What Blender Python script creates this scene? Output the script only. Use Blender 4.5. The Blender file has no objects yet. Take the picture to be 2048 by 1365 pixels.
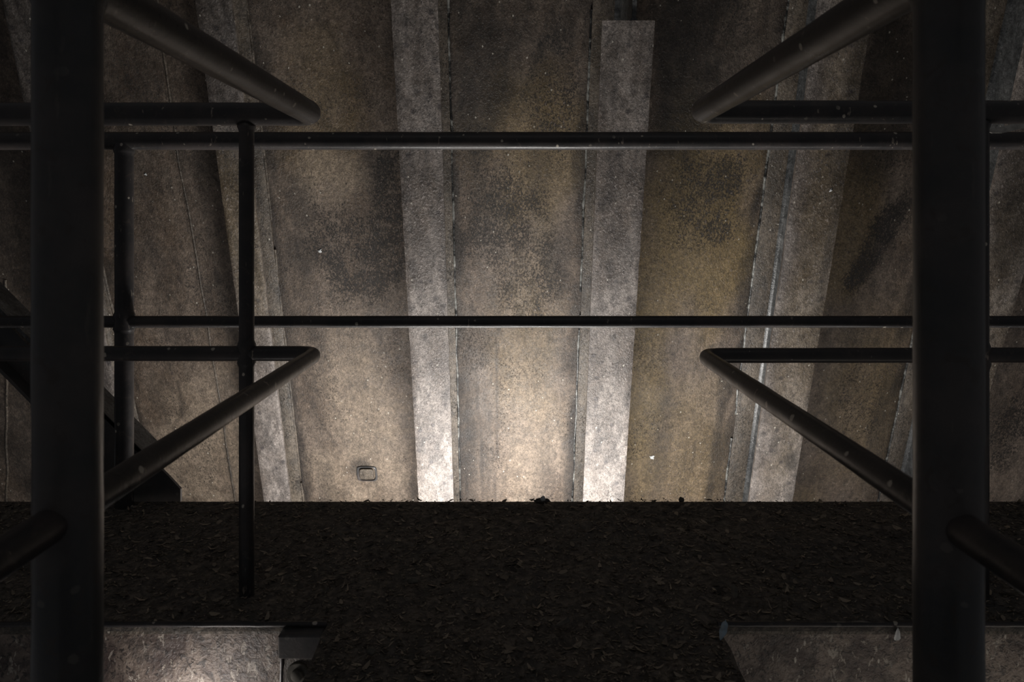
import bpy, math, random
import numpy as np
from mathutils import Vector, Matrix, noise
random.seed(7); rng = np.random.default_rng(7)
S = bpy.context.scene; COL = S.collection

# ------------------------------------------------------------------ camera
EYE = 0.84; F = 1365.0; HX, HY = 1025.0, 455.0      # eye height above the deck, focal length in px, level horizon
cd = bpy.data.cameras.new('camera'); cam = bpy.data.objects.new('camera', cd); COL.objects.link(cam)
cam.location = (0, 0, EYE); cam.rotation_euler = (math.radians(90), 0, 0)
cd.sensor_width = 36; cd.lens = 24.0; cd.shift_y = -(682.5-HY)/2048; cd.clip_start = .02
cd.dof.use_dof = True; cd.dof.focus_distance = 2.9; cd.dof.aperture_fstop = 9
S.camera = cam
# ------------------------------------------------------------------ light
W = bpy.data.worlds.new('world'); S.world = W; W.use_nodes = True
bg = W.node_tree.nodes['Background']; bg.inputs[0].default_value = (.95, .96, 1.0, 1); bg.inputs[1].default_value = .048
def area(name, loc, target, sx, sy, power, col, spread=180):
    l = bpy.data.lights.new(name, 'AREA'); l.shape = 'RECTANGLE'; l.size = sx; l.size_y = sy; l.energy = power; l.color = col
    l.spread = math.radians(spread)
    o = bpy.data.objects.new(name, l); COL.objects.link(o); o.location = loc
    o.rotation_euler = (Vector(target)-Vector(loc)).to_track_quat('-Z', 'Y').to_euler(); return o
area('light_under_deck', (-.02, 2.66, -1.02), (-.02, 3.30, .10), 1.15, .35, 46, (1, .97, .93))
area('light_low_fill', (.45, 2.40, -1.5), (.45, 3.3, .2), 4.6, .35, 22, (1, .95, .90))  # wide unseen fill, added to soften shadow in the right-hand bays
area('light_below_walkway', (-.69, 1.345, -.255), (-.68, 1.46, -.15), .16, .04, .42, (1, .93, .88), 140)
area('light_below_walkway_right', (1.05, 1.22, -.42), (1.0, 1.46, -.10), .9, .06, .42, (1, .90, .78), 150)  # unseen lamp added to brighten the right edge plate
area('light_high_front', (.1, .9, 2.6), (.1, 2.9, .75), 2.2, .8, .8, (1, .95, .9))  # dim unseen fill added from above the viewer
S.view_settings.view_transform = 'Standard'; S.view_settings.look = 'None'; S.view_settings.gamma = 1
S.view_settings.use_curve_mapping = False; S.view_settings.exposure = 0.0

# ------------------------------------------------------------------ helpers
def P(px, py, Y):                                   # a point of the place seen at a pixel, Y metres away
    return Vector(((px-HX)/F*Y, Y, EYE-(py-HY)/F*Y))
K = .385; YC = 2.71; DEP = .34                      # leaning back wall: slope, flange plane, section depth
def fy(z, off=0.): return YC+off+K*(EYE-z)
def PW(px, py, off=0.):
    v = (py-HY)/F; return P(px, py, (YC+off)/(1-K*v))
class Line:                                         # an upright line on a leaning plane, from its x at photo rows 0 and 1000
    def __init__(s, x0, x1, off=0.):
        s.a = PW(x0, 0, off); s.b = PW(x1, 1000, off); s.off = off
    def x(s, z):
        t = (z-s.a.z)/(s.b.z-s.a.z); return s.a.x+(s.b.x-s.a.x)*t
    def p(s, z, dy=0.): return Vector((s.x(z), fy(z, s.off)+dy, z))

def empty(name, loc=(0, 0, 0), label=None, cat=None, group=None):
    o = bpy.data.objects.new(name, None); COL.objects.link(o); o.location = loc; o.empty_display_size = .1
    tag(o, label, cat, group); return o
def tag(o, label=None, cat=None, group=None, kind=None):
    for k, v in (('label', label), ('category', cat), ('group', group), ('kind', kind)):
        if v: o[k] = v
    return o
def origin(o):
    v = Vector((0, 0, 0))
    while o: v = v+o.location; o = o.parent
    return v
def mesh(name, verts, faces, mat, parent=None, smooth=True, loc=None):
    me = bpy.data.meshes.new(name)
    base = origin(parent)+(Vector(loc) if loc is not None else Vector((0, 0, 0)))
    me.from_pydata([tuple(Vector(v)-base) for v in verts], [], faces); me.update()
    if smooth:
        me.polygons.foreach_set('use_smooth', [True]*len(me.polygons))
        try: me.set_sharp_from_angle(angle=math.radians(38))
        except Exception: pass
    me.materials.append(mat); o = bpy.data.objects.new(name, me); COL.objects.link(o)
    if parent: o.parent = parent
    if loc is not None: o.location = loc
    return o
class MB:
    def __init__(s): s.v = []; s.f = []
    def add(s, vs, fs):
        n = len(s.v); s.v += [Vector(v) for v in vs]; s.f += [tuple(i+n for i in f) for f in fs]
    def rings(s, rings, cap=True, closed=True):
        n = len(rings[0]); fs = []
        for i in range(len(rings)-1):
            for j in range(n if closed else n-1):
                k = (j+1) % n; fs.append((i*n+j, i*n+k, (i+1)*n+k, (i+1)*n+j))
        if cap:
            fs.append(tuple(range(n))[::-1]); fs.append(tuple((len(rings)-1)*n+j for j in range(n)))
        s.add([p for r in rings for p in r], fs)
    def box(s, lo, hi, bev=0.):
        (x0, y0, z0), (x1, y1, z1) = lo, hi; b = min(bev, (x1-x0)/3, (y1-y0)/3, (z1-z0)/3)
        def ring(z, i):
            return [Vector(p) for p in ((x0+i+b, y0+i, z), (x1-i-b, y0+i, z), (x1-i, y0+i+b, z), (x1-i, y1-i-b, z), (x1-i-b, y1-i, z), (x0+i+b, y1-i, z), (x0+i, y1-i-b, z), (x0+i, y0+i+b, z))]
        if b <= 0:
            s.add([(x, y, z) for z in (z0, z1) for x, y in ((x0, y0), (x1, y0), (x1, y1), (x0, y1))],
                  [(3, 2, 1, 0), (4, 5, 6, 7), (0, 1, 5, 4), (1, 2, 6, 5), (2, 3, 7, 6), (3, 0, 4, 7)])
        else: s.rings([ring(z0, b), ring(z0+b, 0), ring(z1-b, 0), ring(z1, b)])
    def tube(s, pts, rad, n=28, wob=0.):
        pts = [Vector(p) for p in pts]; m = len(pts)
        rad = rad if isinstance(rad, (list, tuple)) else [rad]*m
        T = [(pts[min(i+1, m-1)]-pts[max(i-1, 0)]).normalized() for i in range(m)]
        up = Vector((0, 0, 1)) if abs(T[0].z) < .9 else Vector((1, 0, 0))
        u = T[0].cross(up).normalized(); R = []
        for i in range(m):
            u = (u-T[i]*u.dot(T[i])).normalized(); w = T[i].cross(u); r = []
            for j in range(n):
                a = 2*math.pi*j/n; rr = rad[i]
                d = u*math.cos(a)+w*math.sin(a)
                if wob: rr *= 1+wob*noise.noise((pts[i]+d*rad[i])*90)
                r.append(pts[i]+d*rr)
            R.append(r)
        s.rings(R)
    def build(s, name, mat, parent=None, smooth=True, loc=None): return mesh(name, s.v, s.f, mat, parent, smooth, loc)

# ------------------------------------------------------------------ materials
class N:
    def __init__(s, name):
        s.m = bpy.data.materials.new(name); s.m.use_nodes = True; s.t = s.m.node_tree; s.b = s.t.nodes['Principled BSDF']
        s.co = s.t.nodes.new('ShaderNodeTexCoord').outputs['Object']
    def n(s, t, **kw):
        x = s.t.nodes.new(t)
        for k, v in kw.items(): setattr(x, k, v)
        return x
    def l(s, a, b): s.t.links.new(a, b)
    def val(s, sock, v):
        if isinstance(v, bpy.types.NodeSocket): s.l(v, sock)
        else: sock.default_value = v
    def map(s, sc, loc=(0, 0, 0)):
        m = s.n('ShaderNodeMapping'); m.inputs['Scale'].default_value = sc; m.inputs['Location'].default_value = loc; s.l(s.co, m.inputs[0]); return m.outputs[0]
    def noise(s, vec, scale, detail=4, rough=.6, dist=0.):
        x = s.n('ShaderNodeTexNoise'); s.l(vec, x.inputs['Vector']); x.inputs['Scale'].default_value = scale
        x.inputs['Detail'].default_value = detail; x.inputs['Roughness'].default_value = rough; x.inputs['Distortion'].default_value = dist
        return x.outputs['Fac']
    def math(s, op, a, b=0., c=0., clamp=False):
        x = s.n('ShaderNodeMath', operation=op, use_clamp=clamp); s.val(x.inputs[0], a); s.val(x.inputs[1], b); s.val(x.inputs[2], c); return x.outputs[0]
    def step(s, v, a, b, lo=0., hi=1.):
        x = s.n('ShaderNodeMapRange', interpolation_type='SMOOTHSTEP'); s.val(x.inputs['Value'], v)
        s.val(x.inputs['From Min'], a); s.val(x.inputs['From Max'], b); s.val(x.inputs['To Min'], lo); s.val(x.inputs['To Max'], hi); return x.outputs[0]
    def mix(s, f, a, b, mode='MIX'):
        x = s.n('ShaderNodeMix', data_type='RGBA', blend_type=mode); s.val(x.inputs[0], f)
        for i, c in ((6, a), (7, b)):
            if isinstance(c, bpy.types.NodeSocket): s.l(c, x.inputs[i])
            else: x.inputs[i].default_value = (*c, 1)
        return x.outputs[2]
    def attr(s, name): return s.n('ShaderNodeAttribute', attribute_name=name).outputs['Fac']
    def bump(s, h, strength, dist, prev=None):
        x = s.n('ShaderNodeBump'); x.inputs['Strength'].default_value = strength; x.inputs['Distance'].default_value = dist; s.l(h, x.inputs['Height'])
        if prev: s.l(prev, x.inputs['Normal'])
        return x.outputs[0]
    def out(s, col, rough, normal=None, spec=.5, metal=0.):
        if isinstance(col, bpy.types.NodeSocket): s.l(col, s.b.inputs['Base Color'])
        else: s.b.inputs['Base Color'].default_value = (*col, 1)
        s.val(s.b.inputs['Roughness'], rough); s.b.inputs['Specular IOR Level'].default_value = spec; s.val(s.b.inputs['Metallic'], metal)
        if normal: s.l(normal, s.b.inputs['Normal'])
        return s.m

def steel(name, c1, c2, cd, rough=.5, speck=.35, pale=.5, attrs=False, spots=False, worm=1.):
    s = N(name); st = s.map((1, 1, .16)); co = s.map((1, 1, 1)); w2 = s.map((1, 1, .6), (3, 1, 7))
    big = s.noise(st, 5.5, 5, .6, .4); mid = s.noise(co, 9, 5, .65, .5)
    col = s.mix(s.step(s.math('ADD', big, s.math('MULTIPLY', mid, .5)), .55, .95), c1, c2)
    streak = s.noise(s.map((1, 1, .05), (9, 2, 1)), 22, 4, .6)
    col = s.mix(s.step(streak, .45, .75, 0, .75), col, cd); st2 = s.noise(s.map((1, 1, .07), (2, 6, 1)), 9, 3, .5); col = s.mix(s.step(st2, .45, .72, 0, .55), col, cd)
    # wormy pits and flecks
    f1 = s.noise(w2, 120, 6, .74, .5); f2 = s.noise(w2, 120, 3, .55, 1.1)
    cover = s.noise(co, 3.1, 4, .6, .3)
    sp = s.math('MULTIPLY', s.step(cover, .38, .68, .15, 1), speck)
    if attrs: sp = s.math('MAXIMUM', sp, s.math('MULTIPLY', s.attr('speckle'), s.step(mid, .25, .6, .35, 1.)))
    if attrs:
        tint = s.attr('olive'); col = s.mix(s.math('MULTIPLY', tint, .8), col, (.175, .122, .050))
        col = s.mix(s.math('MULTIPLY', s.attr('tan'), s.step(mid, .3, .6, .4, 1)), col, (.33, .26, .19))
    thr = s.math('SUBTRACT', .67, s.math('MULTIPLY', sp, .25))
    dk = s.step(f1, thr, s.math('ADD', thr, .05)); col = s.mix(s.math('MULTIPLY', dk, .93), col, (cd[0]*.28, cd[1]*.28, cd[2]*.28))
    pl = s.step(f2, .60, .70, 0, pale); col = s.mix(pl, col, (min(1, c2[0]*1.55), min(1, c2[1]*1.55), min(1, c2[2]*1.6)))
    gr = s.noise(s.map((1, 1, .75), (1, 9, 2)), 150, 5, .72, .8); g2 = s.noise(s.map((1, 1, .8), (4, 4, 2)), 48, 5, .7, .6)
    gm = s.math('MULTIPLY', s.step(gr, .30, .70, .60, 1.42), s.step(g2, .30, .70, .62, 1.36))
    cm = s.n('ShaderNodeCombineColor'); [s.l(gm, cm.inputs[i]) for i in range(3)]
    col = s.mix(1., col, cm.outputs[0], 'MULTIPLY')
    if attrs:
        so = s.attr('soot_shade'); so = s.math('MULTIPLY', so, s.step(mid, .2, .7, 1.05, .75)); col = s.mix(s.math('MINIMUM', so, .97), col, (.012, .0105, .010))  # soot, with shade of the deep bays painted in
        dr = s.attr('drip_shadow'); col = s.mix(s.math('MULTIPLY', s.math('MULTIPLY', dr, s.step(g2, .35, .6, .25, 1)), .8), col, (.012, .010, .010))  # drips, plus shadow lines painted beside the welds
    if spots:                                      # round dark pits and pale chips on the flanges
        v = s.n('ShaderNodeTexVoronoi'); s.l(co, v.inputs['Vector']); v.inputs['Scale'].default_value = 17
        d = s.math('ADD', v.outputs['Distance'], s.math('MULTIPLY', s.math('SUBTRACT', f1, .5), .25))
        col = s.mix(s.step(d, .10, .26, .6, 0), col, (cd[0]*.4, cd[1]*.4, cd[2]*.5))
    v = s.n('ShaderNodeTexVoronoi'); s.l(s.map((1, 1, .7), (5, 5, 5)), v.inputs['Vector']); v.inputs['Scale'].default_value = 26
    d = s.math('ADD', v.outputs['Distance'], s.math('MULTIPLY', f2, .18))
    chip = s.math('MULTIPLY', s.step(d, .15, .18, 1, 0), s.step(s.noise(co, 2.3, 3), .44, .54))
    col = s.mix(s.math('MULTIPLY', chip, .8), col, (.62, .58, .50))
    h = s.math('ADD', s.math('MULTIPLY', f1, .6), s.math('MULTIPLY', f2, .5)); h = s.math('SUBTRACT', h, s.math('MULTIPLY', dk, .25*worm))
    nb = s.bump(h, .75*worm, .005); nb = s.bump(s.noise(st, 3.5, 3), .35, .02, nb); nb = s.bump(s.noise(co, 210, 2), .25, .001, nb)
    r = s.step(mid, .3, .7, rough-.08, rough+.14)
    return s.out(col, r, nb, .5)
M = {}
M['wall'] = steel('rusty_wall_plate', (.108, .078, .056), (.192, .150, .118), (.042, .032, .026), .50, .55, .60, attrs=True)
M['beam'] = steel('grey_beam_steel', (.140, .115, .098), (.300, .264, .240), (.070, .060, .056), .42, .5, .6, attrs=True, spots=True)
M['web'] = steel('worn_web_steel', (.055, .057, .058), (.13, .13, .127), (.025, .027, .03), .26, .35, .3, worm=.4)  # base colour darkened to hold the shadow between the flanges
M['rear'] = steel('brown_rear_flange_steel', (.095, .076, .058), (.17, .14, .11), (.035, .032, .030), .40, .6, .4)  # brown taken darker to include the shadow behind the front flanges
def weldmat():
    s = N('weld_bead'); c = s.map((1, 1, 1)); n = s.noise(c, 14, 5, .75)
    col = s.mix(s.step(n, .45, .62), (.012, .012, .012), (.27, .27, .25))
    return s.out(col, .38, s.bump(s.noise(c, 120, 3), .6, .003), .6)
M['weld'] = weldmat()
def pipemat(name, base=(.042, .040, .041), chips=1.):
    s = N(name); c = s.map((1, 1, 1)); n = s.noise(c, 7, 5, .65); f = s.noise(c, 45, 4, .65, 1.)
    col = s.mix(s.step(n, .4, .7), base, (base[0]*1.7, base[1]*1.5, base[2]*1.4))
    col = s.mix(s.step(f, .56, .70, 0, .7), col, (.085, .072, .064))
    dr = s.noise(s.map((1, 1, .22), (4, 0, 0)), 60, 3, .7); col = s.mix(s.math('MULTIPLY', s.step(dr, .66, .72, 0, .75), chips), col, (.34, .29, .24))
    v = s.n('ShaderNodeTexVoronoi'); s.l(s.map((1, 1, 1), (2, 2, 2)), v.inputs['Vector']); v.inputs['Scale'].default_value = 24
    d = s.math('ADD', v.outputs['Distance'], s.math('MULTIPLY', f, .22))
    ch = s.math('MULTIPLY', s.step(d, .21, .24, 1, 0), s.step(s.noise(c, 3.1, 2), .44, .52)); col = s.mix(s.math('MULTIPLY', ch, chips*.95), col, (.50, .45, .38))
    nb = s.bump(f, .35, .0015); nb = s.bump(s.noise(c, 150, 2), .2, .0006, nb)
    return s.out(col, s.step(n, .3, .7, .26, .44), nb, .36)
M['pipe'] = pipemat('dark_painted_pipe'); M['pipe_plain'] = pipemat('dark_painted_pipe_clean', (.072, .072, .073), .15)
def litter():
    s = N('leaf_litter'); a = s.attr('shade'); c = s.map((1, 1, 1))
    col = s.mix(a, (.050, .043, .036), (.42, .35, .27)); col = s.mix(s.step(a, .88, 1.), col, (.42, .34, .25))
    return s.out(col, .75, s.bump(s.noise(c, 200, 2), .3, .001), .3)
M['litter'] = litter()
def soil():
    s = N('dark_debris_soil'); c = s.map((1, 1, 1)); n = s.noise(c, 40, 6, .7, .5); g = s.noise(c, 3, 4)
    col = s.mix(s.step(n, .4, .75), (.085, .077, .070), (.27, .23, .19)); col = s.mix(s.step(g, .45, .7, 0, .5), col, (.10, .10, .097))
    return s.out(col, .85, s.bump(n, .9, .01), .25)
M['soil'] = soil()
def fasc():
    s = N('corroded_fascia_plate'); c = s.map((1, 1, 1)); st = s.map((1, 1, .35)); n = s.noise(c, 11, 6, .65, .6); f = s.noise(c, 95, 4, .6, 1.); k = s.noise(st, 26, 5, .6, .8)
    col = s.mix(s.step(n, .38, .62), (.085, .062, .055), (.25, .20, .165))
    peel = s.step(s.noise(s.map((1, 1, .6)), 48, 5, .62, .8), .58, .60); col = s.mix(peel, col, (.40, .35, .30)); col = s.mix(s.step(f, .54, .62, 0, .85), col, (.03, .025, .024)); col = s.mix(s.step(s.noise(c, 22, 5, .7, .7), .50, .62, 0, .7), col, (.055, .045, .042))
    v = s.n('ShaderNodeTexVoronoi'); s.l(s.map((1, 1, .45)), v.inputs['Vector']); v.inputs['Scale'].default_value = 38
    d = s.math('ADD', v.outputs['Distance'], s.math('MULTIPLY', f, .2)); col = s.mix(s.step(d, .17, .21, .85, 0), col, (.66, .61, .53))
    nb = s.bump(s.math('ADD', f, s.math('MULTIPLY', peel, -.5)), .7, .004); nb = s.bump(n, .5, .012, nb)
    return s.out(col, .5, nb, .5)
M['fascia'] = fasc()
def simple(name, col, rough=.6, var=.3, scale=60):
    s = N(name); c = s.map((1, 1, 1)); n = s.noise(c, scale, 4)
    return s.out(s.mix(s.step(n, .35, .65), [x*(1-var) for x in col], col), rough, s.bump(n, .3, .001))
M['feather'] = simple('pale_feather', (.55, .57, .58), .55); M['blue_feather'] = simple('bluish_feather', (.36, .46, .54), .5)
M['stone'] = simple('dusty_stone', (.13, .12, .10), .8, .4, 90); M['white'] = simple('chalky_white', (.72, .74, .74), .7)
M['dull'] = simple('dull_feather', (.11, .10, .085), .7); M['twig'] = simple('dry_twig', (.20, .14, .09), .7); M['strap'] = simple('grey_strap', (.52, .50, .46), .45)

# ------------------------------------------------------------------ back wall with stains and painted-in shade
WZ0, WZ1, WX = -1.7, 2.5, 4.2
nx, nz = 620, 340
def stains(X, Z, off):
    """stain and painted-shade fields over points of a leaning plane"""
    A = dict(speckle=np.zeros_like(X), soot_shade=np.zeros_like(X), olive=np.zeros_like(X), tan=np.zeros_like(X), drip_shadow=np.zeros_like(X))
    nzf = np.array([noise.noise(Vector((a*3.2, off*9, b*2.2)))*.55+noise.noise(Vector((a*9, off*9, b*6)))*.3 for a, b in zip(X[::1].ravel(), Z.ravel())]).reshape(X.shape)
    def ell(kind, px, py, rx, ry, amp, rot=0., soft=1.):
        c = PW(px, py, off); ex = PW(px+rx, py, off).x-c.x; ez = abs(PW(px, py+ry, off).z-c.z)
        dx = X-c.x; dz = Z-c.z; a = math.radians(rot); u = dx*math.cos(a)+dz*math.sin(a); v = -dx*math.sin(a)+dz*math.cos(a)
        r = np.sqrt((u/ex)**2+(v/ez)**2)+nzf*soft
        t = np.clip((1.35-r)/.9, 0, 1); A[kind] = np.maximum(A[kind], amp*t*t*(3-2*t))
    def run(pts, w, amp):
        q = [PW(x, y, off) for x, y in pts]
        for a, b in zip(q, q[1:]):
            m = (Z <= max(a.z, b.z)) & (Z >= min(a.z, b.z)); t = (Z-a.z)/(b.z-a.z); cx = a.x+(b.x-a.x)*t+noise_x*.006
            d = np.abs(X-cx)/w; A['drip_shadow'] = np.where(m, np.maximum(A['drip_shadow'], amp*np.clip(1.4-d, 0, 1)), A['drip_shadow'])
    noise_x = nzf
    return A, ell, run
def paint(o, A):
    for k, a in A.items():
        at = o.data.attributes.new(k, 'FLOAT', 'POINT'); at.data.foreach_set('value', a.ravel().astype(np.float32))
xs = np.linspace(-WX, WX, nx); zs = np.linspace(WZ0, WZ1, nz); X, Z = np.meshgrid(xs, zs)
A, ell, run = stains(X, Z, DEP)
for e in [('speckle', 690, 500, 120, 120, 1, 40), ('speckle', 780, 430, 45, 170, .95), ('speckle', 1000, 400, 100, 160, .85), ('speckle', 1110, 150, 70, 170, .8),
          ('speckle', 1420, 390, 125, 110, .85), ('speckle', 410, 560, 60, 120, .6), ('speckle', 1770, 470, 45, 130, 1, -20), ('speckle', 2030, 850, 60, 130, .9),
          ('speckle', 640, 780, 40, 170, .55), ('speckle', 1060, 560, 90, 110, .75), ('speckle', 420, 920, 60, 70, .55), ('speckle', 1720, 800, 60, 100, .6),
          ('soot_shade', 960, 110, 80, 210, .80), ('soot_shade', 1120, 40, 70, 120, .45), ('soot_shade', 1350, 130, 45, 200, .93), ('soot_shade', 1450, 100, 110, 150, .62), ('soot_shade', 250, 90, 150, 190, .35),  # from here: soot mixed with painted shade of upper bays and rib edges
          ('soot_shade', 1790, 170, 70, 160, .70), ('soot_shade', 600, 520, 45, 80, .55), ('soot_shade', 600, 920, 26, 110, .7), ('soot_shade', 935, 870, 22, 150, .8), ('soot_shade', 975, 880, 14, 130, .45),
          ('soot_shade', 1145, 900, 10, 120, .85), ('soot_shade', 1150, 650, 12, 120, .6), ('soot_shade', 1438, 860, 14, 180, .75), ('soot_shade', 1500, 560, 12, 130, .6), ('soot_shade', 1752, 880, 16, 130, .6),
          ('soot_shade', 1120, 520, 30, 70, .5), ('soot_shade', 1075, 340, 24, 110, .35), ('soot_shade', 700, 350, 60, 30, .0), ('soot_shade', 722, 934, 22, 20, .75, 0, .25), ('soot_shade', 40, 420, 110, 260, .72),
          ('soot_shade', 1770, 470, 30, 110, .5, -20), ('soot_shade', 1400, 370, 90, 60, .35), ('soot_shade', 30, 880, 60, 120, .5), ('soot_shade', 520, 120, 40, 160, .4), ('soot_shade', 980, 430, 40, 90, .35),
          ('soot_shade', 1320, 880, 25, 120, .35), ('soot_shade', 1960, 800, 20, 100, .4), ('soot_shade', 440, 500, 22, 200, .35), ('soot_shade', 600, 420, 30, 60, .5),
          ('soot_shade', 1400, 90, 90, 230, .86), ('soot_shade', 1340, 240, 40, 90, .7), ('soot_shade', 960, 170, 50, 200, .8), ('soot_shade', 1000, 60, 120, 140, .6), ('soot_shade', 1770, 250, 70, 130, .72), ('soot_shade', 1560, 60, 20, 160, .6), ('soot_shade', 500, 100, 40, 200, .6), ('soot_shade', 230, 200, 80, 160, .5), ('soot_shade', 570, 620, 20, 140, .55), ('soot_shade', 585, 800, 18, 120, .6), ('soot_shade', 640, 900, 22, 120, .35), ('soot_shade', 40, 850, 60, 180, .6), ('olive', 1400, 470, 140, 240, 1), ('olive', 1290, 700, 60, 330, .9), ('olive', 1060, 300, 120, 150, .7), ('olive', 1710, 430, 60, 200, .7), ('olive', 650, 200, 90, 160, .45),
          ('olive', 1060, 700, 80, 150, .4), ('olive', 1390, 900, 100, 150, .5), ('olive', 1720, 800, 100, 200, .55),
          ('tan', 670, 360, 70, 60, .55, 40), ('tan', 740, 850, 90, 150, .5), ('tan', 400, 880, 90, 160, .55), ('tan', 1060, 880, 60, 160, .35), ('tan', 650, 930, 60, 60, .4)]:
    ell(*e)
run([(997, 640), (994, 760), (997, 860), (990, 1010)], .006, .9); run([(953, 760), (962, 860), (966, 1000)], .007, .75)
run([(936, 800), (934, 1000)], .005, .6); run([(357, 760), (367, 832)], .009, .9); run([(1390, 880), (1384, 945)], .006, .7); run([(1372, 905), (1369, 945)], .005, .5)
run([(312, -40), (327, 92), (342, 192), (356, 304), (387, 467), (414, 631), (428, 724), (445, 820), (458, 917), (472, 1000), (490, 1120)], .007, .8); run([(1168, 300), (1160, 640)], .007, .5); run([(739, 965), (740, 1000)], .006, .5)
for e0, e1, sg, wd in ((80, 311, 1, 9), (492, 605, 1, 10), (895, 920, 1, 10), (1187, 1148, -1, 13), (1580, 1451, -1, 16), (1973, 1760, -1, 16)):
    run([(e0+sg*3, 0), (e1+sg*3, 1000)], .009, .95)  # dark line painted as the shadow next to the weld bead
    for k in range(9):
        yy = 60+k*115+random.uniform(-30, 30); ell('soot_shade', e0+(e1-e0)*yy/1000+sg*wd*.8, yy, wd*random.uniform(.7, 1.4), random.uniform(50, 95), random.uniform(.35, .8), (e1-e0)*.05, .8)  # soft band of grime and painted shade along the rib edge
V = np.stack([X, YC+DEP+K*(EYE-Z)+0*X, Z], -1).reshape(-1, 3)
for i in range(len(V)): V[i, 1] += .006*noise.noise(Vector((V[i, 0]*1.6, 3, V[i, 2]*1.1)))
idx = np.arange(nx*nz).reshape(nz, nx)
faces = np.stack([idx[:-1, :-1], idx[:-1, 1:], idx[1:, 1:], idx[1:, :-1]], -1).reshape(-1, 4)
me = bpy.data.meshes.new('wall_back'); me.from_pydata(V.tolist(), [], faces.tolist()); me.polygons.foreach_set('use_smooth', [True]*len(me.polygons)); me.materials.append(M['wall'])
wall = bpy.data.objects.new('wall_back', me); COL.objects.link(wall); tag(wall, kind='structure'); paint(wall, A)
# backing slab gives the plate its thickness
mb = MB(); q = [Vector((x, fy(z, DEP+dy), z)) for dy in (.02, .06) for x, z in ((-WX, WZ0), (WX, WZ0), (WX, WZ1), (-WX, WZ1))]
mb.add(q, [(0, 1, 2, 3), (7, 6, 5, 4), (0, 4, 5, 1), (1, 5, 6, 2), (2, 6, 7, 3), (3, 7, 4, 0)]); mb.build('backing_plate', M['rear'], wall, False)

def bead(line_pts, r, name, parent, mat=None, gaps=True, seed=0.):
    """wobbly weld bead following a polyline"""
    mb = MB(); pts = []
    for a, b in zip(line_pts, line_pts[1:]):
        n = max(2, int((b-a).length/.007)); pts += [a.lerp(b, i/n) for i in range(n)]
    pts.append(line_pts[-1]); run_ = []; rr = []
    for i, p in enumerate(pts):
        w = noise.noise(Vector((p.z*6+seed, seed, 1))); g = noise.noise(Vector((p.z*3.1, seed+4, 2)))
        q = p+Vector((w*.006, -.001, 0)); k = r*(1+.45*noise.noise(Vector((p.z*45, seed, 7))))
        if gaps and g > .55:
            if len(run_) > 3: mb.tube(run_, rr, 8)
            run_, rr = [], []
        else: run_.append(q); rr.append(k)
    if len(run_) > 3: mb.tube(run_, rr, 8)
    return mb.build(name, mat or M['weld'], parent)
pts = [(312, -40), (327, 92), (342, 192), (356, 304), (387, 467), (414, 631), (428, 724), (445, 820), (458, 917), (472, 1000), (490, 1120)]
bead([PW(x, y, DEP) for x, y in pts], .0045, 'weld_seam', wall, M['rear'], False, 3)
bead([PW(x, y, DEP) for x, y in [(14, 560), (16, 1040)]], .005, 'weld_seam', wall, M['rear'], False, 8)

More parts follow.
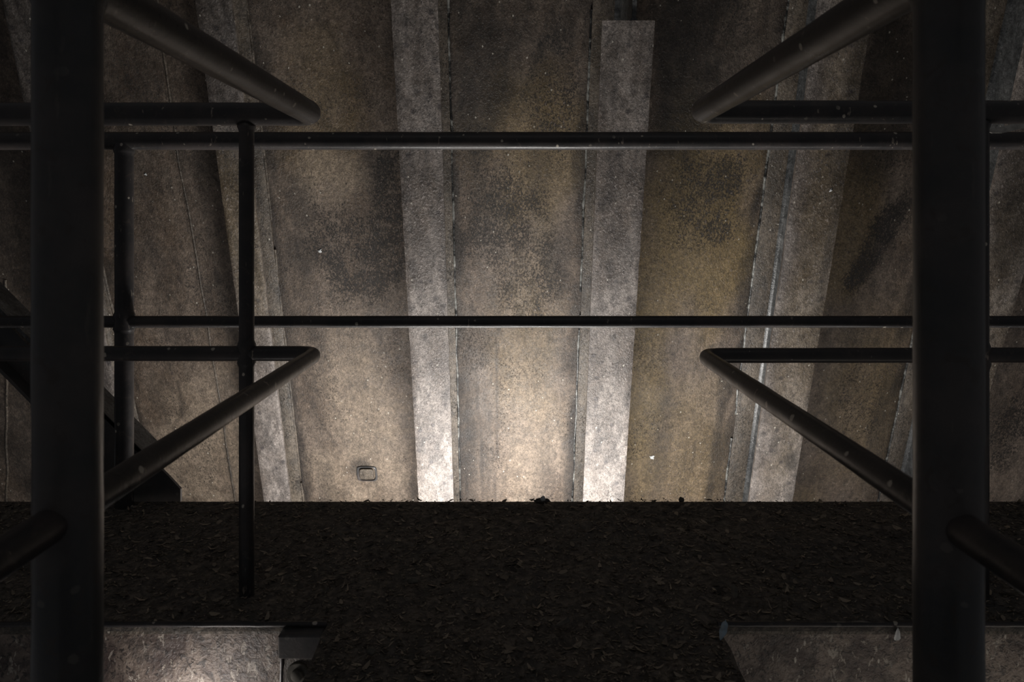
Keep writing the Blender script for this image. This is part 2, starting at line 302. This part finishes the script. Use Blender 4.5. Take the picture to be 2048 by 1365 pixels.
# ------------------------------------------------------------------ H-section beams on the leaning wall
def beam(L, R, rear, side, label, top=None, seed=0, stain=(), zt=2.4, zb=-1.6, o0=0.):
    """L, R: front flange edges as (x at row 0, x at row 1000); rear: visible edge of the rear flange; side: which rear edge it is"""
    l, r, e = Line(*L, o0), Line(*R, o0), Line(*rear, DEP-.012)
    base = l.p(zb).lerp(r.p(zb), .5); t = empty('steel_beam', base, label, 'beam', None)
    zf = PW(1250, top).z if top is not None else zt
    # front flange: fine grid so that stains can sit on it
    nn, mm = 300, 14; zz = np.linspace(zb, zf, nn); rows = []; X = np.zeros((nn, mm)); Z = np.zeros((nn, mm))
    for i, z in enumerate(zz):
        a = l.x(z)+.0018*noise.noise(Vector((z*14, seed, 0))); b = r.x(z)+.0018*noise.noise(Vector((z*14, seed+5, 0)))
        for j in range(mm): X[i, j] = a+(b-a)*j/(mm-1); Z[i, j] = z
    A, ell, run = stains(X, Z, o0)
    for s_ in stain: ell(*s_)
    vs = []; T = .018
    for i in range(nn):
        for j in range(mm):
            rd = .004 if j in (0, mm-1) else 0; vs.append((X[i, j], fy(Z[i, j], o0)+rd+.002*noise.noise(Vector((X[i, j]*5, seed, Z[i, j]*3))), Z[i, j]))
    front = len(vs)
    for i in range(nn):
        for j in (0, mm-1): vs.append((X[i, j], fy(Z[i, j], o0)+T, Z[i, j]))
    fs = []
    for i in range(nn-1):
        for j in range(mm-1): a = i*mm+j; fs.append((a, a+1, a+mm+1, a+mm))
        b0 = front+2*i; b1 = b0+2
        fs += [(i*mm, (i+1)*mm, b1, b0), (i*mm+mm-1, b0+1, b1+1, (i+1)*mm+mm-1), (b0, b1, b1+1, b0+1)]
    fs += [tuple(range(mm))[::-1]+(front, front+1), tuple((nn-1)*mm+j for j in range(mm))+(front+2*nn-1, front+2*nn-2)]
    fo = mesh('front_flange', vs, fs, M['beam'], t)
    ext = np.concatenate([np.zeros(2*nn)])
    for k, a in A.items():
        at = fo.data.attributes.new(k, 'FLOAT', 'POINT'); at.data.foreach_set('value', np.concatenate([a.ravel(), np.zeros(2*nn)]).astype(np.float32))
    # web with rolled fillets
    mb = MB(); rings = []
    for z in np.linspace(zb, zt, 90):
        c = (l.x(z)+r.x(z))/2+(.020 if side == 'L' else 0); y0 = fy(z, o0)+T-.001; y1 = fy(z)+DEP-.014; h = .008; dd = y1-y0; q = []
        prof = [(h+.026, 0), (h+.012, .004), (h+.004, .012), (h, .022), (h, (y1-y0)*.5), (h, y1-y0-.024), (h+.003, y1-y0-.012), (h+.009, y1-y0-.004), (h+.020, y1-y0)]
        if z > zf: prof = [(h, 0), (h, .004), (h, .012)]+prof[3:]
        q = [Vector((c+a, y0+b, z)) for a, b in prof]+[Vector((c-a, y0+b, z)) for a, b in reversed(prof)]
        rings.append(q)
    mb.rings(rings); mb.build('web', M['rear'] if side == 'R' else M['web'], t)
    # rear flange
    mb = MB(); rings = []
    for z in np.linspace(zb, zt, 90):
        w = r.x(z)-l.x(z); c = (l.x(z)+r.x(z))/2; y = fy(z)+DEP-.014; ex = e.x(z)
        a, b = (ex, max(c+w*.4, ex+.12)) if side == 'L' else (min(c-w*.4, ex-.12), ex)
        rings.append([Vector((a, y+.002, z)), Vector((a+.003, y, z)), Vector((b-.003, y, z)), Vector((b, y+.002, z)), Vector((b, y+.0125, z)), Vector((a, y+.0125, z))])
    mb.rings(rings); mb.build('rear_flange', M['rear'], t)
    sg = -1 if side == 'L' else 1
    bead([e.p(z)+Vector((sg*.003, .007, 0)) for z in np.linspace(zb, zt, 12)], .0058, 'weld_seam', t, M['rear'] if seed < 3 else None, True, seed)
    return t
beam((4, 215), (56, 282), (80, 311), 'R', 'dark brown steel beam on the back wall behind the leftmost foreground post', seed=1, o0=.19,
     stain=[('soot_shade', 60, 200, 200, 500, .6)])
beam((390, 528), (463, 581), (492, 605), 'R', 'narrow brown steel beam on the back wall just right of the thin railing post', seed=2, o0=.20,
     stain=[('soot_shade', 430, 100, 60, 300, .5), ('olive', 470, 450, 60, 200, .5)])
beam((782, 838), (876, 908), (895, 920), 'R', 'pale grey steel beam left of centre on the back wall, reaching the top of the picture', seed=3,
     stain=[('speckle', 850, 100, 30, 220, .5), ('soot_shade', 812, 40, 22, 14, .4), ('soot_shade', 800, 170, 10, 160, .25)])
beam((1207.5, 1167), (1314, 1249), (1187, 1148), 'L', 'grey steel beam right of centre whose front flange is cut off near the top', top=41, seed=4,
     stain=[('soot_shade', 1300, 130, 10, 60, .45), ('soot_shade', 1290, 340, 12, 90, .4), ('soot_shade', 1225, 200, 12, 200, .25)])
beam((1640, 1500), (1751, 1587), (1580, 1451), 'L', 'brown steel beam with pale chips crossed by the right-hand sloping rails', seed=5,
     stain=[('olive', 1640, 500, 60, 500, .45), ('soot_shade', 1700, 200, 20, 200, .6), ('soot_shade', 1660, 480, 10, 240, .5), ('soot_shade', 1585, 925, 14, 20, .7)])
beam((2074, 1845), (2208, 1920), (1973, 1760), 'L', 'dark reddish steel beam with pale flecks at the right edge behind the thick post', seed=6,
     stain=[('soot_shade', 2060, 380, 60, 180, .5), ('olive', 1960, 700, 60, 300, .3)])

# small square plug welded in the wall
c = PW(735, 948, DEP); t = empty('square_plug', c, 'small square steel plug in a dark weld ring low on the back wall', 'plug')
def wp(dx, dz, dy): return Vector((c.x+dx, fy(c.z+dz, DEP)+dy, c.z+dz))
hw, hh = .046, .040
mb = MB(); loop = []
for a in range(48):
    th = 2*math.pi*a/48; cx, cz = math.cos(th), math.sin(th); p = 5.
    rr = 1/((abs(cx)**p+abs(cz)**p)**(1/p)); loop.append((cx*rr, cz*rr))
R = []
for sc, dy in ((1.18, .001), (1.10, -.005), (1.0, -.007), (.93, -.003), (.86, .004)):
    R.append([wp(u*hw*sc*(1+.03*noise.noise(Vector((u*4, v*4, 1)))), v*hh*sc, dy) for u, v in loop])
mb.rings(R, cap=False); mb.build('weld_ring', M['pipe_plain'], t)
mb = MB(); mb.rings([[wp(u*hw*s_, v*hh*s_, dy) for u, v in loop] for s_, dy in ((.80, .003), (.80, -.008), (.74, -.011))]); mb.build('plug_face', M['rear'], t)

# ------------------------------------------------------------------ walkway deck, T-shaped, under a layer of debris
YN, YF = 1.452, 2.104; XL, XR = -.392, .436
deck = MB(); deck.box((-3.2, YN+.004, -.030), (3.2, YF-.002, -.018), .002); deck.box((XL+.004, -1.2, -.030), (XR-.004, YN+.003, -.018), .002)
dk = deck.build('floor', M['rear'], None, False); tag(dk, kind='structure')
def hgt(x, y): return .007*noise.noise(Vector((x*9, y*9, 0)))+.005*noise.noise(Vector((x*26, y*26, 4)))+.016*max(0, noise.noise(Vector((x*2.2+1, y*4, 9))))
def patch(x0, x1, y0, y1, step):
    nx = int((x1-x0)/step)+1; ny = int((y1-y0)/step)+1; vs = []; fs = []
    for j in range(ny):
        for i in range(nx):
            x = x0+(x1-x0)*i/(nx-1); y = y0+(y1-y0)*j/(ny-1)
            ef = min(1, (y1-y)/.02) if y1 == YF else 1
            vs.append((x, y, -.006+hgt(x, y)*ef))
    for j in range(ny-1):
        for i in range(nx-1): a = j*nx+i; fs.append((a, a+1, a+nx+1, a+nx))
    n0 = len(vs)                                    # skirts down to the deck plate
    edge = [i for i in range(nx)]+[j*nx+nx-1 for j in range(1, ny)]+[(ny-1)*nx+i for i in range(nx-2, -1, -1)]+[j*nx for j in range(ny-2, 0, -1)]
    for k in edge: vs.append((vs[k][0], vs[k][1], -.020))
    for a in range(len(edge)):
        b = (a+1) % len(edge); fs.append((edge[a], n0+a, n0+b, edge[b]))
    return vs, fs
mb = MB()
mb.add(*patch(-3.2, 3.2, YN, YF, .014)); mb.add(*patch(XL, XR, .15, YN, .014))
so = mb.build('debris_layer', M['soil']); tag(so, 'dark layer of soil and rotten debris covering the walkway deck', 'debris', kind='stuff')
# litter flakes: one uncountable mass
vs, fs, sh = [], [], []
def flake(x, y, L, Wd, yaw, shade, lift=0.):
    n0 = len(vs); z = hgt(x, y)-.005+lift; cu = random.uniform(-.3, .6); til = random.uniform(-.35, .35); ro = random.uniform(-.5, .5)
    for i, (u, w) in enumerate(((-.5, .12), (-.17, .5), (.2, .42), (.5, .06))):
        for sgn in (-1, 1):
            lx = u*L; ly = sgn*w*Wd; lz = cu*L*(u*u*2)+til*lx*.5+ro*ly+.0015
            vs.append((x+lx*math.cos(yaw)-ly*math.sin(yaw), min(y+lx*math.sin(yaw)+ly*math.cos(yaw), YF+.002), z+lz)); sh.append(shade)
    for i in range(3): a = n0+2*i; fs.append((a, a+2, a+3, a+1))
for i in range(42000):
    if random.random() < .78: x, y = random.uniform(-2.3, 2.3), random.uniform(YN+.003, YF-.004)
    else: x, y = random.uniform(XL+.004, XR-.004), random.uniform(.7, YN)
    k = random.random(); shd = min(1, max(0, random.gauss(.30, .26)))
    if k > .985: shd = random.uniform(.6, 1)
    L = random.uniform(.004, .012) if k < .93 else random.uniform(.012, .030)
    flake(x, y, L, L*random.uniform(.12, .5), random.gauss(0, .9), shd)
lo = mesh('leaf_litter', vs, fs, M['litter'], None, True); tag(lo, 'dark curled leaf litter and flakes scattered all over the walkway', 'litter', kind='stuff')
at = lo.data.attributes.new('shade', 'FLOAT', 'POINT'); at.data.foreach_set('value', sh)

# ------------------------------------------------------------------ fascia plates under the near edge of the cross walkway
def fascia(x0, x1, label, left):
    t = empty('edge_plate', ((x0+x1)/2, YN, -.30), label, 'steel plate')
    nx, nz = int((x1-x0)/.02), 16; v = []; f = []
    for j in range(nz+1):
        for i in range(nx+1):
            x = x0+(x1-x0)*i/nx; z = -.31+.288*j/nz; v.append((x, YN+.012+.003*noise.noise(Vector((x*7, 0, z*7))), z))
    for j in range(nz):
        for i in range(nx): a = j*(nx+1)+i; f.append((a, a+1, a+nx+2, a+nx+1))
    n0 = len(v); per = [i for i in range(nx+1)]+[j*(nx+1)+nx for j in range(1, nz+1)]+[nz*(nx+1)+i for i in range(nx-1, -1, -1)]+[j*(nx+1) for j in range(nz-1, 0, -1)]
    for k in per: v.append((v[k][0], YN+.024, v[k][2]))
    for a in range(len(per)): b = (a+1) % len(per); f.append((per[a], n0+a, n0+b, per[b]))
    f.append(tuple(n0+a for a in range(len(per)))[::-1])
    mesh('plate', v, f, M['fascia'], t)
    mb = MB(); n = int((x1-x0)/.012); mb.tube([Vector((x0+(x1-x0)*i/n, YN+.003, -.0065+.0008*noise.noise(Vector((i*.31, 0, 0))))) for i in range(n+1)], [.0058*(1+.14*noise.noise(Vector((i*.4, 3, left)))) for i in range(n+1)], 12)
    mb.build('edge_lip', M['pipe'], t)
    return t
fl = fascia(-3.2, XL-.002, 'corroded lit steel plate under the walkway edge at bottom left', 1)
fr = fascia(XR+.002, 3.2, 'mottled brown steel plate under the walkway edge at bottom right', 0)
# bracket and bolt beside the gangway
def q(px, py, Y=YN): return P(px, py, Y)
a, b = q(566, 1256), q(652, 1302); mb = MB(); mb.box((a.x, YN-.030, b.z), (b.x-.0, YN+.010, a.z), .003); mb.build('cleat', M['pipe_plain'], fl)
a, b = q(569, 1303), q(650, 1420); mb = MB(); mb.box((a.x, YN-.004, b.z), (XL-.004, YN+.008, a.z), .002); bp = mb.build('bolt_plate', M['rear'], fl)
mb = MB(); c0 = q(598, 1345)
def disc(cx, cz, prof, n=32, hexa=False):
    R = []
    for r, y in prof:
        m = 6 if hexa else n
        R.append([Vector((cx+r*math.cos(2*math.pi*i/m), y, cz+r*math.sin(2*math.pi*i/m))) for i in range(m)])
    return R
mb.rings(disc(c0.x, c0.z, [(.024, YN-.003), (.024, YN-.0065), (.0225, YN-.008), (.011, YN-.008)])); w = mb.build('washer', M['stone'], bp)
mb = MB(); mb.rings(disc(c0.x, c0.z, [(.0125, YN-.0075), (.0125, YN-.014), (.010, YN-.0165), (.005, YN-.0185), (.001, YN-.019)])); mb.build('bolt_head', M['stone'], bp)
bead([q(566, 1300, YN-.002), q(563, 1420, YN-.002)], .004, 'weld_seam', fl, M['pipe'], False, 2)

# ------------------------------------------------------------------ pipe railings
def bent(pts, r, bend=.055, n=10):
    pts = [Vector(p) for p in pts]; out = [pts[0]]
    for i in range(1, len(pts)-1):
        a, b, c = pts[i-1:i+2]; u = (a-b).normalized(); v = (c-b).normalized()
        p0, p2 = b+u*bend, b+v*bend
        for k in range(n+1):
            s_ = k/n; out.append(p0*(1-s_)**2+b*2*s_*(1-s_)+p2*s_*s_)
    out.append(pts[-1]); fine = []
    for a, b in zip(out, out[1:]):
        m = max(1, int((b-a).length/.05)); fine += [a.lerp(b, i/m) for i in range(m)]
    fine.append(out[-1]); return fine
def rail(name, pts, r, parent, mat='pipe', bend=.055):
    mb = MB(); mb.tube(bent(pts, r, bend), r, 32, .03); return mb.build(name, M[mat], parent)
def post(x, y, z0, z1, r, parent, joints=(), mat='pipe', foot=True):
    """upright pipe with welded flares where rails meet it"""
    zs = {z0: r, z1: r}
    k = int((z1-z0)/.04)
    for i in range(k): zs[z0+(z1-z0)*i/k] = r
    for j, jr in joints:
        for d, e in ((-.014, 0), (-.008, .002), (-.002, .004), (.002, .004), (.008, .002), (.014, 0)):
            zz = j+math.copysign(jr, d)+d
            if z0 < zz < z1: zs[zz] = r+e
    ks = sorted(zs); mb = MB(); mb.tube([Vector((x, y, z)) for z in ks], [zs[z] for z in ks], 32, .025)
    o = mb.build('post', M[mat], parent)
    if foot:
        mb = MB(); mb.rings([[Vector((x+rr*math.cos(2*math.pi*i/32), y+rr*math.sin(2*math.pi*i/32), z)) for i in range(32)] for rr, z in ((r*1.9, -.018), (r*1.9, -.010), (r*1.75, -.008), (r*1.05, -.008), (r*1.02, -.002))])
        mb.build('foot_flange', M[mat], o)
    return o
DF, DB, DP = 1.57, 2.07, .69
def Zf(py, D): return EYE-(py-HY)/F*D
def Xf(px, D): return (px-HX)/F*D
rT, rM = .0268, .0172
# left front railing
t = empty('pipe_railing', (Xf(625, DF), DF, -.018), 'left dark pipe railing bending from the cross walkway toward the viewer', 'railing')
z1, z2 = Zf(228.5, DF), Zf(707.5, DF)
rail('top_rail', [(-3.0, DF, z1), (Xf(625, DF), DF, z1), (Xf(625, DF), -.6, z1)], rT, t, bend=.034)
rail('mid_rail', [(-3.0, DF, z2), (Xf(634.5, DF), DF, z2), (Xf(634.5, DF), -.6, z2)], rM, t, bend=.042)
post(Xf(495, DF), DF-.002, -.018, z1-.022, .0168, t, [(z2, rM), (z1, rT)])
post(Xf(137.5, DP), DP, -.018, z1-.010, .0310, t, [(z1, rT)], 'pipe_plain')
# right front railing
t = empty('pipe_railing', (Xf(1401, DF), DF, -.018), 'right dark pipe railing bending from the cross walkway toward the viewer', 'railing')
z1, z2 = Zf(224.5, DF), Zf(711.5, DF); z1b = Zf(224.5, DF)
rail('top_rail', [(3.0, DF, z1), (Xf(1402, DF), DF, z1), (Xf(1402, DF), -.6, z1)], rT, t, bend=.034)
rail('mid_rail', [(3.0, DF, z2+.004), (Xf(1407, DF), DF, z2), (Xf(1407, DF), -.6, z2)], rM, t, bend=.042)
post(Xf(1957, DF), DF-.002, -.018, z1-.022, .0205, t, [(z2, rM), (z1, rT)])
post(Xf(1897, DP), DP, -.018, z1-.010, .0312, t, [(z1, rT)], 'pipe_plain')
# back railing
t = empty('pipe_railing', (0, DB, -.018), 'straight dark pipe railing along the far edge of the walkway', 'railing')
z1, z2 = Zf(282, DB), Zf(644, DB)
rail('top_rail', [(-3.0, DB, z1), (3.0, DB, z1)], .0272, t); rail('mid_rail', [(-3.0, DB, z2), (3.0, DB, z2)], .0180, t)
for px in (250, 1849): post(Xf(px, DB), DB-.001, -.018, z1-.008, .0262, t, [(z2, .018), (z1, .027)], foot=False)

# grey curved strip lying between the rails at right
t_pts = [P(1966, 259, 1.80), P(1985, 262, 1.80), P(2005, 260, 1.80), P(2030, 254, 1.80), P(2055, 247, 1.80), P(2110, 232, 1.80), P(2160, 222, 1.80)]
# ------------------------------------------------------------------ diagonal brace with gusset at left
t = empty('diagonal_brace', P(335, 1000, 2.16), 'dark steel brace sloping down to a gusset at the deck edge on the left', 'brace')
YB = 2.17
A0, A1 = P(-420, 166, YB), P(322, 917, YB); B0, B1 = P(-420, 287, YB), P(280, 987, YB)
def bar(p, q_, off0, off1, y0, y1, name, mat):
    d = (q_-p).normalized(); n = Vector((d.z, 0, -d.x));  n = n if n.z < 0 else -n
    vs = [v+n*o+Vector((0, y-YB, 0)) for y in (y0, y1) for v, o in ((p, off0), (q_, off0), (q_, off1), (p, off1))]
    mb = MB(); R = []
    m = 30
    for i in range(m+1):
        c = p.lerp(q_, i/m); w = .0015*noise.noise(Vector((i*.5, off0, 1)))
        R.append([c+n*(off0+w)+Vector((0, y0-YB, 0)), c+n*(off1+w)+Vector((0, y0-YB, 0)), c+n*(off1+w)+Vector((0, y1-YB, 0)), c+n*(off0+w)+Vector((0, y1-YB, 0))])
    mb.rings(R); return mb.build(name, mat, t, False)
bar(A0, A1, .0, .010, YB-.045, YB+.055, 'flange', M['web']); bar(A0, A1, .0105, .034, YB-.020, YB-.004, 'cover_strip', M['rear'])
bar(A0, A1, .0105, .130, YB-.003, YB+.006, 'web', M['pipe_plain']); bar(A0, A1, .131, .141, YB-.045, YB+.055, 'flange', M['pipe_plain'])
G = [(196, 812), (280, 896), (339, 954), (362, 979), (362, 1004), (196, 1004)]
mb = MB(); gp = [P(x, y, 2.125) for x, y in G]; mb.rings([[g+Vector((0, dy, 0)) for g in gp] for dy in (0, .010)]); mb.build('gusset', M['pipe_plain'], t, False)

# ------------------------------------------------------------------ odd bits lying about
mb = MB(); R = []
wd = [.0015, .006, .0085, .0095, .010, .010, .010]
fine = []
for i in range(len(t_pts)-1):
    for k in range(5): fine.append((t_pts[i].lerp(t_pts[i+1], k/5), wd[i]+(wd[i+1]-wd[i])*k/5))
for p, w_ in fine: R.append([p+Vector((0, -.0015, w_)), p+Vector((0, -.003, 0)), p+Vector((0, -.0015, -w_)), p+Vector((0, .0015, -w_)), p+Vector((0, .002, w_))])
mb.rings(R); o = mb.build('curved_strap', M['strap']); tag(o, 'light grey curved strap between the upper rails at the right edge', 'strap')
def feather(name, loc, L, Wd, yaw, pitch, mat, label, cat='feather', wall_=False):
    """curved vane with a raised quill"""
    vs, fs = [], []; n = 12
    for i in range(n+1):
        u = i/n; w = Wd*(math.sin(math.pi*min(1, u*1.05+.02))**.6)*(.85+.25*random.random()) if 0 < u < 1 else Wd*.05
        cz = .18*L*(u-.5)**2
        for k in (-1, -.5, 0, .5, 1): vs.append(Vector((u*L-L/2+abs(k)*w*.5, k*w*.5, cz+(.0012 if k == 0 else 0)-abs(k)*w*.12)))
    for i in range(n):
        for k in range(4): a = i*5+k; fs.append((a, a+1, a+6, a+5))
    n0 = len(vs); vs += [v-Vector((0, 0, .0008)) for v in vs]; fs += [tuple(n0+i for i in reversed(f)) for f in list(fs)]
    rot = Matrix.Rotation(yaw, 4, 'Z') @ Matrix.Rotation(pitch, 4, 'Y')
    if wall_: rot = Matrix.Rotation(math.radians(90)-math.atan(K), 4, 'X') @ rot
    loc = Vector(loc); o = mesh(name, [loc+rot @ v for v in vs], fs, mat, None, True, loc); tag(o, label, cat); return o
def lump(name, loc, s3, mat, label, cat, seed):
    R = []; n = 16; m = 9
    for j in range(m+1):
        th = math.pi*(.02+.96*j/m); r = []
        for i in range(n):
            a = 2*math.pi*i/n; d = Vector((math.sin(th)*math.cos(a), math.sin(th)*math.sin(a), math.cos(th))); k = 1+.28*noise.noise(d*1.7+Vector((seed, 0, 0)))
            r.append(Vector(loc)+Vector((d.x*s3[0]*k, d.y*s3[1]*k, d.z*s3[2]*k)))
        R.append(r)
    mb = MB(); mb.rings(R[::-1]); o = mb.build(name, mat, None, True, loc); tag(o, label, cat); return o
def deckp(px, py, z=.0):
    Y = (EYE-z)*F/(py-HY); return Vector(((px-HX)/F*Y, Y, z))
p = deckp(1447, 1262, .010); feather('feather', p, .046, .015, 1.0, -.5, M['blue_feather'], 'bluish feather on the deck corner at the bottom right')
p = P(1795, 1268, YN-.004); feather('feather', p+Vector((0, 0, -.002)), .034, .014, 1.5, 1.3, M['feather'], 'small pale feather stuck below the deck edge beside the right post')
p = deckp(1470, 1185, .018); feather('feather', p, .042, .016, 1.3, -.3, M['dull'], 'dull feather lying on the debris above the bluish one')
p = deckp(1692, 1176, .018); feather('feather', p, .055, .016, -.5, -.2, M['dull'], 'long dull feather on the debris left of the right post')
p = deckp(1125, 1245, .014); feather('feather', p, .036, .018, .6, -.2, M['dull'], 'small dull feather on the debris at bottom centre')
p = deckp(826, 1162, .012); lump('pebble', p, (.014, .010, .006), M['stone'], 'oval grey pebble on the debris left of centre', 'pebble', 1)
p = deckp(744, 1303, .012); lump('pebble', p, (.010, .009, .006), M['stone'], 'round dusty pebble on the gangway near the bolt', 'pebble', 5)
p = deckp(1085, 1001, .004); lump('clod', p-Vector((0, .004, -.000)), (.024, .008, .008), M['soil'], 'dark clod on the far deck edge under a white scrap', 'clod', 2)
lump('white_scrap', p+Vector((.002, -.013, .010)), (.0085, .006, .0075), M['white'], 'white scrap on a dark clod at the far deck edge', 'scrap', 3)
p = deckp(1363, 1001, .004); lump('clod', p+Vector((0, -.006, .004)), (.009, .007, .008), M['dull'], 'small brown clod on the far deck edge right of centre', 'clod', 9)
def stick(px, py, L, yaw, label, r=.0014):
    p = deckp(px, py, .014); mb = MB(); d = Vector((math.cos(yaw), math.sin(yaw), .05)); n = Vector((-d.y, d.x, 0))
    mb.tube([p+d*(L*(i/8-.5))+n*(.004*math.sin(i*.9+px))+Vector((0, 0, .003*math.sin(i*.7))) for i in range(9)], [r*(1-.06*i) for i in range(9)], 8); o = mb.build('twig', M['twig'], None, True); tag(o, label, 'twig')
stick(965, 1083, .05, .05, 'short pale twig on the debris at centre'); stick(1580, 1055, .08, .1, 'pale twig near the far edge below the right railing')
stick(1535, 1097, .05, .35, 'thin twig on the debris right of centre', .001); stick(1400, 1133, .05, .3, 'curved twig on the debris above the bluish feather', .001)
def splat(px, py, r, label, off=DEP, sd=0):
    c = PW(px, py, off); v = []; n = 22
    for i in range(n):
        a = 2*math.pi*i/n; k = r*(.45+1.1*abs(noise.noise(Vector((math.cos(a)*1.6+sd, math.sin(a)*1.6, sd*1.7)))))*random.uniform(.8, 1.25); dz = math.sin(a)*k; v.append(Vector((c.x+math.cos(a)*k, fy(c.z+dz, off), c.z+dz)))
    mb = MB(); mb.rings([v, [x.lerp(c, .3)+Vector((0, -.0015, 0)) for x in v], [x.lerp(c, .8)+Vector((0, -.0022, 0)) for x in v]])
    for k, x in enumerate(mb.v): mb.v[k] = x+Vector((0, (.006*noise.noise(Vector((x.x*1.6, 3, x.z*1.1))) if off else 0)-.0012, 0))
    o = mb.build('dropping', M['white'], None, True); tag(o, label, 'bird dropping')
splat(640, 503, .012, 'white splatter on the dark speckled wall panel at upper left', sd=1); splat(1304, 915, .014, 'pale splatter low on the olive wall panel', sd=2)
splat(1662, 381, .008, 'white dropping on the beam crossed by the right-hand rails', 0., 3); splat(293, 349, .007, 'tiny white dropping on the wall beside the left back post', sd=4)
